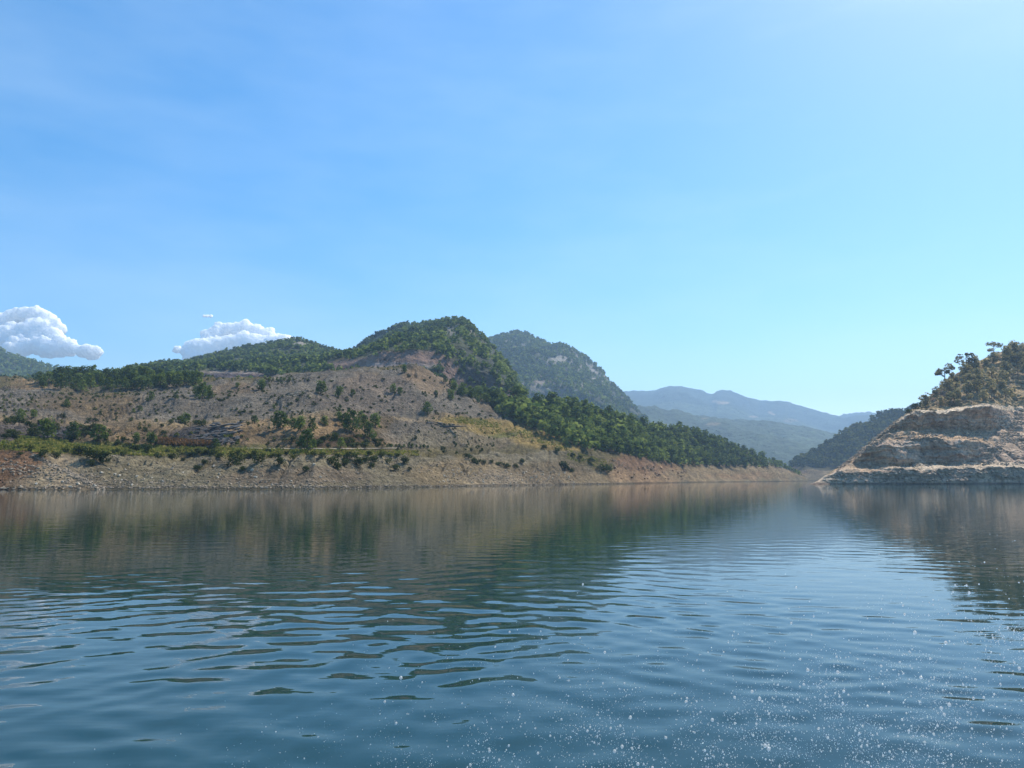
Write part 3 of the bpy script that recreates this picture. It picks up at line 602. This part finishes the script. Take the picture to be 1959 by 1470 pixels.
for x_, y_ in scatter([(70, 727), (200, 724), (300, 723), (350, 728), (390, 734)], [(70, 742), (150, 749), (250, 749), (300, 743), (390, 737)], 75, 388, 48, 13, 7): tree('A', x_, y_, R_.uniform(20, 31), 'green pine in the belt along the hilltop below the clouds', 'pine belt on the hilltop')
silT = [(p, y + 6) for p, y in sil]
rt = scatter(silT, [(1760, 784), (1800, 782), (1850, 774), (1959, 774), (2100, 760)], 1770, 1990, 40, 18, 9)
for x_, y_ in rt: tree('I', x_, y_, R_.uniform(20, 32), 'hazy olive pine on the slope above the terraced point', 'trees above the terraced point', var=R_.choice(OLV + OLV + UMB))
tree('I', 1808, 742, 46, 'lone open pine leaning out on the skyline above the point', var=UMB[0], wide=1.1)
tree('I', 1848, 712, 38, 'broad pine on the skyline, next above the lone open one', var=UMB[1], wide=1.2)
tree('I', 1903, 690, 34, 'feathery pine with sky showing through, high on the skyline slope', var=UMB[2], wide=1.2)
shrub('I', 1754, 783, 17, 'round dark bush alone on the skyline edge above the cut benches', wide=1.2)
shrub('I', 1739, 791, 10, 'thin sprig of a bush beside the round one on the edge', wide=1.2)

# distant woods, one mass each
def proto(n, seed, size):
    out = []
    for i in range(6):
        rng = np.random.RandomState(seed + i); cs, rs = pine_lobes(rng, 'cone' if i % 2 else 'round'); out.append(leaf_cloud(rng, cs, rs, n, size))
    return out
P40 = proto(46, 900, 0.15); P20 = proto(22, 950, 0.21)
def wood(name, label, key, pts, hm, protos, seed, mat=M_pine, rows=None):
    rng = np.random.RandomState(seed); V, T = [], []; big_ = fbm(np.array([p for p, _ in pts]) * .012, 4, seed + 70) * .5
    for j_, (p, s_) in enumerate(pts):
        v, f, ti = protos[rng.randint(len(protos))]; a = rng.uniform(0, 6.28); c_, sn = math.cos(a), math.sin(a); wd = s_ * rng.uniform(1.0, 1.5)
        V.append(np.stack([(v[:, 0] * c_ - v[:, 1] * sn) * wd + p[0], (v[:, 0] * sn + v[:, 1] * c_) * wd + p[1], v[:, 2] * s_ + p[2]], 1)); T.append(np.clip(ti + rng.normal() * .13 + 0.16 + big_[j_], 0, 1))
    V = np.concatenate(V); f = np.arange(len(V)).reshape(-1, 4)
    link(name, mesh_np(name, V, f, mat, False, face_attr=np.concatenate(T)), label=label, kind='stuff')
def sample_hill(key, n, seed, hmin, hmax, px0=None, px1=None, pymin=0, pymax=2000, avoid=(), thr=-0.15, nf=0.02, rowmax=None):
    """points spread evenly over the ground of a hill, thinned into patches"""
    h = HILLS[key]; rng = np.random.RandomState(seed); out = []
    R, Cc = h.D.shape
    X = x_of(h.px[None, :], h.D, h.Z)
    area = np.abs(np.gradient(X, axis=1)) * np.hypot(np.gradient(h.D, axis=0), np.gradient(h.Z, axis=0))
    ok = (h.PY > pymin) & (h.PY < pymax) & (h.Z > 1.0)
    if px0 is not None: ok &= (h.px[None, :] >= px0) & (h.px[None, :] <= px1)
    w_ = (area * ok).ravel(); w_ /= w_.sum()
    k = rng.choice(R * Cc, n, p=w_)
    P = np.stack([X.ravel()[k], h.D.ravel()[k], h.Z.ravel()[k]], 1)
    den = fbm(P * nf, 4, seed)
    for i in range(n):
        if den[i] < thr: continue
        px_ = h.px[k[i] % Cc]; py_ = h.PY.ravel()[k[i]]
        if any(((px_ - a) / rx) ** 2 + ((py_ - b) / ry) ** 2 < 1 for a, b, rx, ry in avoid): continue
        out.append((P[i] - np.array([0, 0, .3]), rng.uniform(hmin, hmax)))
    return out
wood('wood', 'dark green woods and scrub covering the rounded mountain', 'B', sample_hill('B', 17000, 1, 2.6, 6.0, pymax=760, avoid=[(720, 698, 100, 12), (800, 688, 50, 16), (430, 718, 80, 8)], thr=-0.26, nf=0.05), 1, P20, 2)
wood('wood', 'dark scrub woods covering the craggy blue grey mountain', 'C', sample_hill('C', 20000, 3, 4, 9, thr=-0.2, nf=0.045), 1, P20, 3)
wood('wood', 'dark woods on the mountain shoulder below the clouds', 'E', sample_hill('E', 3500, 5, 7, 12, px0=-300, px1=320, thr=-0.4), 1, P20, 4)
wood('wood', 'dark woods on the ridge behind the terraced point', 'H', sample_hill('H', 6000, 6, 6, 11, px0=1480, px1=2100, pymax=895, thr=-0.5), 1, P40, 5, M_shrub)
wood('wood', 'undergrowth filling the wood on the spur', 'A', [(place('A', x_, y_), R_.uniform(.5, .9) * np.interp(x_, *zip(*hA)) * px_scale(place('A', x_, y_))) for x_, y_ in scatter(topA, edge, 952, 1530, 420, 9, 15)], 1, P40, 6)
wood('scrub', 'low scrub and saplings on the slope above the terraced point', 'I', sample_hill('I', 900, 7, 1.2, 4.0, px0=1745, px1=2500, pymax=776, thr=-0.2, nf=0.05), 1, P40, 7, M_olive)
wood('scrub', 'patchy low scrub over the bare hillside', 'A', sample_hill('A', 6500, 8, .4, 1.3, px0=-500, px1=950, pymax=868, thr=-0.05, nf=0.05), 1, P20, 8, M_shrub)

# grass and reeds of the terrace
def tufts(name, label, pts, mat, seed):
    rng = np.random.RandomState(seed); V, T = [], []
    for p, s_ in pts:
        n = 9; a = rng.uniform(0, 6.28, n); c_ = np.stack([np.cos(a), np.sin(a), np.zeros(n)], 1); o_ = np.asarray(p) + c_ * rng.uniform(0, 1, (n, 1)) * s_ * 1.2
        up = np.stack([rng.normal(0, .3, n), rng.normal(0, .3, n), rng.uniform(.5, 1, n)], 1) * s_; side = np.stack([-np.sin(a), np.cos(a), np.zeros(n)], 1) * s_ * .35
        q = np.stack([o_ - side, o_ + side, o_ + up + side * .3, o_ + up - side * .3], 1); V.append(q.reshape(-1, 3)); T.append(np.clip(rng.normal(.4, .16, n) + rng.normal() * .15, 0, 1))
    V = np.concatenate(V); link(name, mesh_np(name, V, np.arange(len(V)).reshape(-1, 4), mat, False, face_attr=np.concatenate(T)), label=label, kind='stuff')
def rnd_pts(key, regions, n, s0, s1, seed):
    rng = random.Random(seed); out = []
    for _ in range(n):
        x0, y0, x1, y1, wd = rng.choice(regions); f = rng.random(); p = place(key, x0 + (x1 - x0) * f, y0 + (y1 - y0) * f + rng.uniform(-wd, wd)); out.append((p, s0 + (s1 - s0) * rng.random() ** 2.2))
    return out
tufts('grass', 'yellow green grass and weeds along the lake terrace', rnd_pts('A', [(0, 852, 200, 862, 9), (60, 858, 320, 866, 8), (250, 858, 520, 866, 6), (480, 864, 800, 868, 5), (30, 840, 130, 850, 6)], 3800, .2, .65, 3), M_grass, 1)
tufts('grass', 'dry yellow grass in a band below the wood', rnd_pts('A', [(875, 803, 960, 815, 6), (900, 812, 1085, 850, 10), (1000, 830, 1090, 855, 8), (1085, 870, 1160, 890, 9)], 1500, .2, .55, 4), M_grass, 2)
tufts('reeds', 'reddish brown reeds beside the slab outcrop', rnd_pts('A', [(305, 846, 405, 852, 4)], 500, .6, 1.3, 5), M_reed, 3)

# ------------------------------------------------------------------ stones
import bmesh
def rock_mesh(seed, mat, flat=0.6, rough=0.35, sub=2):
    bm = bmesh.new(); bmesh.ops.create_icosphere(bm, subdivisions=sub, radius=0.5)
    v = np.array([x.co[:] for x in bm.verts]); rng = np.random.RandomState(seed)
    for _ in range(7):          # chop flat facets
        n = rng.normal(size=3); n /= np.linalg.norm(n); d = rng.uniform(.22, .38); k = v @ n; v = v - np.outer(np.maximum(k - d, 0), n)
    v *= (1 + rough * fbm(v * 3 + seed, 3, seed))[:, None]; v *= np.array([1, rng.uniform(.6, .9), flat])
    f = np.array([[x.index for x in p.verts] for p in bm.faces]); bm.free()
    return v, f
ROCKS = []
for i in range(6):
    v, f = rock_mesh(i + 1, None, .65); ROCKS.append(mesh_np('boulder', v, f, M_stone, False))
ROCKS2 = []
M_orange = plain_mat('orange_stone', (0.42, 0.26, 0.15), nscale=1.5)
for i in range(4):
    v, f = rock_mesh(i + 11, None, .65); ROCKS2.append(mesh_np('boulder', v, f, M_orange, False))
def boulder(px, py, wpx, label, group, key='A', kinds=None):
    p = place(key, px, py); s_ = wpx * px_scale(p)
    o = link('boulder', R_.choice(kinds or ROCKS), label, 'boulder', group, loc=p + Vector((0, 0, s_ * .12)), scale=(s_ * R_.uniform(.8, 1.3), s_, s_ * R_.uniform(.7, 1.1)))
    o.rotation_euler = (R_.uniform(-.4, .4), R_.uniform(-.4, .4), R_.uniform(0, 6.28)); return o
big = [(194, 905, 8), (220, 908, 7), (229, 911, 8), (209, 899, 6), (246, 889, 7), (240, 899, 6), (262, 912, 7), (233, 919, 5), (252, 929, 8), (290, 915, 6), (276, 917, 5), (409, 893, 9), (420, 908, 9), (417, 914, 6), (453, 917, 6), (482, 899, 7), (489, 914, 7), (489, 920, 5),
       (482, 900, 8), (490, 914, 8), (503, 911, 6), (533, 901, 7), (557, 921, 8), (562, 930, 5), (601, 890, 8), (620, 907, 5), (613, 914, 8), (639, 921, 5), (508, 933, 5), (520, 928, 6), (330, 896, 5), (350, 905, 6), (312, 922, 6), (370, 925, 5), (150, 927, 8), (182, 931, 10), (120, 922, 7), (95, 928, 6), (135, 932, 7), (70, 926, 6), (40, 930, 6), (20, 922, 5)]
for sz, wd in (('block', (7.5, 99)), ('stone', (0, 7.5))):
    its = sorted(b for b in big if wd[0] <= b[2] < wd[1])
    for i, (x_, y_, d_) in enumerate(its): boulder(x_, y_, d_, f'pale {"large" if sz == "block" else "smaller"} boulder on the lake bank, {ORD[i % 20]} such ' + ('from the red mound' if i < 20 else 'past the middle of the bank'), 'boulders on the lake bank')
for i in range(90):
    x_ = R_.uniform(840, 1100); boulder(x_, R_.uniform(np.interp(x_, [840, 1100], [895, 905]), np.interp(x_, [840, 1100], [929, 924])), R_.uniform(3, 5.5), 'small pale boulder strewn on the tan lower shore', 'boulders on the tan shore')
for i in range(50):
    x_ = R_.uniform(1160, 1310); boulder(x_, R_.uniform(np.interp(x_, [1160, 1310], [880, 902]), 919), R_.uniform(4, 9), 'orange tinted boulder tumbled below the red cliff', 'boulders below the red cliff', kinds=ROCKS2)
def rubble(name, label, pts, mat, seed):
    rng = np.random.RandomState(seed); base = [rock_mesh(60 + i, None, .6, .4, 1) for i in range(5)]; parts = []
    for p, s_ in pts:
        v, f = base[rng.randint(5)]; a = rng.uniform(0, 6.28); c_, sn = math.cos(a), math.sin(a); q = v * s_ * np.array([rng.uniform(.8, 1.6), 1, 1])
        parts.append((np.stack([q[:, 0] * c_ - q[:, 1] * sn, q[:, 0] * sn + q[:, 1] * c_, q[:, 2]], 1) + np.asarray(p), f))
    v, f = join(parts); link(name, mesh_np(name, v, f, mat, False), label=label, kind='stuff')
rubble('rubble', 'small stones littering the bare lake bank and scree', rnd_pts('A', [(0, 934, 800, 931, 2), (800, 931, 1200, 925, 1.5), (430, 760, 860, 780, 26), (0, 890, 200, 925, 14), (60, 870, 190, 934, 5), (150, 900, 700, 905, 30), (200, 926, 800, 930, 8), (700, 890, 1150, 915, 16), (850, 915, 1130, 920, 8), (1160, 885, 1320, 912, 8), (700, 730, 900, 780, 16), (560, 745, 820, 790, 12), (750, 815, 900, 840, 16), (1300, 905, 1480, 914, 6)], 9000, .12, 1.0, 6), M_rubble, 1)
rubble('rubble', 'broken rock littering the benches of the terraced point', rnd_pts('I', [(1600, 895, 1720, 805, 10), (1640, 870, 1760, 790, 8), (1590, 915, 1959, 910, 9), (1640, 889, 1959, 886, 3), (1690, 836, 1900, 832, 7), (1890, 880, 1959, 790, 14), (1900, 800, 1980, 870, 14)], 3600, .25, 2.0, 7), M_rubble, 2)
def outcrop(label, cx, cy_, w_, h_, n, seed, tilt, mat=M_slab, size=(7, 16)):
    rng = np.random.RandomState(seed); base = place('A', cx, cy_ + h_ * .4); parts = []
    for i in range(n):
        x_ = cx + rng.uniform(-.5, .5) * w_; y_ = cy_ + (rng.uniform(-.5, .5)) * h_ * (1 - 0.3 * abs(x_ - cx) / w_) + tilt * (x_ - cx)
        p = place('A', x_, y_); sc_ = px_scale(p); v, f = rock_mesh(seed * 50 + i % 9, None, .34, .3, 2)
        L = rng.uniform(*size) * sc_; q = v * np.array([L, L * .6, L * .7]); a = rng.uniform(-.35, .35); c_, sn = math.cos(a), math.sin(a)
        q = np.stack([q[:, 0] * c_ - q[:, 1] * sn, q[:, 0] * sn + q[:, 1] * c_, q[:, 2] - tilt * q[:, 0]], 1); parts.append((q + np.array(p) - np.array(base), f))
    p0, p1 = place('A', cx - w_ * .5, cy_ - tilt * 0 + h_ * .2), place('A', cx + w_ * .5, cy_ + h_ * .2); v, f = rock_mesh(seed, None, .5, .3, 3); L = (p1 - p0).length
    parts.append((v * np.array([L * 1.15, L * .16, max(.8, L * .10)]) + np.array((p0 + p1) / 2 - base) + np.array([0, L * .05, -.5]), f))
    v, f = join(parts); return link('rock_outcrop', mesh_np('rock_outcrop', v, f, mat, False), label, 'rock outcrop', loc=base)
outcrop('dark layered slab outcrop jutting from the slope above the reeds', 415, 832, 84, 46, 90, 3, -0.15, size=(14, 27))
outcrop('small pale broken ledge sticking out of the grey scree', 566, 753, 46, 9, 26, 4, -0.22, M_rubble)
outcrop('long dark rock ledge in the scree above the dry grass', 845, 812, 46, 7, 22, 5, 0.12)
outcrop('dark rock face with shrubs behind the pines of the terrace', 110, 828, 60, 22, 50, 6, 0.05, size=(10, 20))

# dirt track along the terrace
def track(label, pts, wpx, seed):
    L, Rr = [], []
    for x_, y_ in pts:
        p, q = place('A', x_, y_ - wpx), place('A', x_, y_ + wpx); L.append((p[0], p[1], p[2] + .25)); Rr.append((q[0], q[1], q[2] + .25))
    n = len(L); v = np.array(L + Rr); f = [(i, i + 1, n + i + 1, n + i) for i in range(n - 1)]
    m = plain_mat('track_dust', (0.34, 0.29, 0.21), nscale=0.5)
    link('path', mesh_np('path', v, f, m), label=label, kind='structure')
track('pale dirt track along the lake terrace', [(x_, 859.5 + 1.0 * math.sin(x_ * .013)) for x_ in range(470, 770, 4)], 0.6, 1)

# ------------------------------------------------------------------ clouds
mC, t, o = new_mat('cloud')
b = N(t, 'ShaderNodeBsdfPrincipled', Roughness=1.0); b.inputs['Base Color'].default_value = (.99, .99, .99, 1); b.inputs['Specular IOR Level'].default_value = 0
b.inputs['Subsurface Weight'].default_value = 1.0; b.inputs['Subsurface Radius'].default_value = (1, 1, 1); b.inputs['Subsurface Scale'].default_value = 240.0
t.links.new(b.outputs[0], o.inputs[0])
def cloud(label, puffs, D, seed, group=None):
    """puffs: (px, py, radius px, nearer by)"""
    rng = np.random.RandomState(seed); bm = bmesh.new(); bmesh.ops.create_icosphere(bm, subdivisions=4, radius=1); sv = np.array([x.co[:] for x in bm.verts]); sf = np.array([[x.index for x in p.verts] for p in bm.faces]); bm.free()
    parts = []; m_ = D / F
    for (px, py, r, near) in puffs:
        d_ = D - (near + 1.1 * max(0, py - 595)) * m_; c = np.array([x_of(px, d_, z_of(py, d_)), d_, z_of(py, d_)], float)
        q = sv * r * m_ * np.array([1.1, 1, .95]); wp = c + q
        q = q * (1 + .40 * fbm(wp / (r * m_) * 1.7, 4, seed, gain=.6) + .18 * fbm(wp / (m_ * 7), 4, seed + 3, gain=.65))[:, None]
        parts.append((c + q, sf))
    v, f = join(parts); o = link('cloud', mesh_np('cloud', v, f, mC), label, 'cloud', group)
    rm = o.modifiers.new('union', 'REMESH'); rm.mode = 'VOXEL'; rm.voxel_size = 5.0; rm.use_smooth_shade = True
def along(pts, n, r0, r1, seed, near0=0, near1=0, j=4):
    rng = random.Random(seed); out = []
    for i in range(n):
        f = i / (n - 1) * (len(pts) - 1); k = min(int(f), len(pts) - 2); f -= k
        out.append((pts[k][0] * (1 - f) + pts[k + 1][0] * f + rng.uniform(-j, j), pts[k][1] * (1 - f) + pts[k + 1][1] * f + rng.uniform(-j, j), rng.uniform(r0, r1), rng.uniform(near0, near1)))
    return out
cloud('tall white peaked cumulus cloud above the far mountain shoulder', along([(-70, 660), (-30, 625), (10, 610), (40, 602), (70, 600), (95, 615), (110, 630)], 18, 12, 17, 1)
      + along([(-60, 665), (0, 650), (50, 635), (80, 630)], 14, 18, 26, 2, -10, 5) + along([(60, 625), (90, 635), (115, 650), (140, 664), (165, 672), (183, 677)], 20, 6, 12, 3, 5, 25)
      + along([(60, 625), (40, 640), (22, 655), (12, 662)], 10, 5, 9, 4, 20, 30) + along([(25, 666), (80, 664), (130, 668)], 14, 13, 17, 5, 0, 10) + along([(30, 645), (100, 645)], 8, 16, 20, 15), 9500, 5)
cloud('white heaped cumulus cloud rising behind the wooded ridge', along([(375, 665), (395, 650), (420, 632), (440, 628), (455, 635), (470, 627), (485, 636), (510, 642), (545, 650)], 26, 8, 15, 6)
      + along([(340, 672), (360, 672), (390, 668)], 8, 5, 9, 7) + along([(380, 680), (450, 660), (540, 668)], 18, 20, 28, 8), 9500, 6)
cloud('thin low white cloud peeping over the pine belt', along([(100, 712), (118, 708), (136, 710)], 8, 4, 7, 9), 9500, 7)
cloud('tiny wisp of cloud alone above the heaped one', along([(390, 605), (397, 604), (403, 606)], 4, 2, 3.2, 10, j=1), 9500, 8)
cloud('sliver of white cloud behind the mountain shoulder at its highest', along([(-40, 672), (-10, 676), (6, 682)], 8, 5, 8, 11), 9500, 9)

# ------------------------------------------------------------------ spray
def spray():
    rng = np.random.RandomState(12); bm = bmesh.new(); bmesh.ops.create_icosphere(bm, subdivisions=2, radius=1); sv = np.array([x.co[:] for x in bm.verts]); sf = np.array([[x.index for x in p.verts] for p in bm.faces]); bm.free()
    gx, gy = np.meshgrid(np.arange(520) * .07, np.arange(640) * .0175); SPN = np.clip(fbm(np.stack([gx.ravel(), gy.ravel(), 0 * gx.ravel()], 1), 3, 77) * 1.6 + .45, 0, 1.6).reshape(640, 520)
    pts = []
    while len(pts) < 17000:
        px = rng.uniform(60, 2050); py = rng.uniform(960, 1560)
        lim = np.interp(px, [60, 300, 500, 700, 900, 1200, 1500, 1800, 2050], [1440, 1400, 1300, 1200, 1120, 1090, 1080, 1000, 960])
        dens = np.clip((py - lim) / 380, 0, 1) ** 2.3 * (0.22 + 0.78 * np.clip((px - 350) / 1300, 0, 1) ** 1.5) + 0.004 * (py > lim)
        dens *= 0.35 + 1.3 * SPN[int(py) % 640, int(px) // 4 % 520]
        if rng.uniform() < dens:
            D = rng.uniform(1.3, 3.4); z = float(z_of(py, D))
            if z > 0.03: pts.append((float(x_of(px, D, z)), D, z, rng.choice([.0005, .0008, .0012, .0020, .0030], p=[.53, .30, .12, .04, .01])))
    P = np.array(pts)
    V = (sv[None] * P[:, 3][:, None, None] * np.array([1, 1, 1.15]) + P[:, None, :3]).reshape(-1, 3)
    f = (sf[None] + (np.arange(len(P)) * len(sv))[:, None, None]).reshape(-1, 3)
    m, t, o = new_mat('water_drops'); b = N(t, 'ShaderNodeBsdfPrincipled', Roughness=.16, IOR=1.333); b.inputs['Transmission Weight'].default_value = 1.0; b.inputs['Base Color'].default_value = (1, 1, 1, 1)
    df = N(t, 'ShaderNodeBsdfDiffuse'); df.inputs[0].default_value = (.9, .9, .9, 1); tl = N(t, 'ShaderNodeBsdfTranslucent'); tl.inputs[0].default_value = (.9, .9, .9, 1); ms = N(t, 'ShaderNodeAddShader'); m2 = N(t, 'ShaderNodeMixShader', Fac=.26)
    t.links.new(df.outputs[0], ms.inputs[0]); t.links.new(tl.outputs[0], ms.inputs[1]); t.links.new(b.outputs[0], m2.inputs[1]); t.links.new(ms.outputs[0], m2.inputs[2]); t.links.new(m2.outputs[0], o.inputs[0])
    link('spray', mesh_np('spray', V, f, m), label='fine spray of water drops thrown up beside the boat', kind='stuff')
spray()

# ------------------------------------------------------------------ haze
bm = bmesh.new(); bmesh.ops.create_cube(bm, size=1.0)
lo, hi = Vector((-5200, -300, -5.5)), Vector((6200, 6300, 720))
for v in bm.verts: v.co = Vector([lo[i] if v.co[i] < 0 else hi[i] for i in range(3)])
me = bpy.data.meshes.new('haze'); bm.to_mesh(me); bm.free()
mH, t, o = new_mat('haze_air'); pv = N(t, 'ShaderNodeVolumePrincipled'); pv.inputs['Color'].default_value = (0.47, 0.71, 1.0, 1); pv.inputs['Density'].default_value = 1.7e-4; pv.inputs['Anisotropy'].default_value = 0.25
t.links.new(pv.outputs[0], o.inputs['Volume']); me.materials.append(mH)
link('haze', me, label='pale blue haze filling the valley air', kind='stuff')
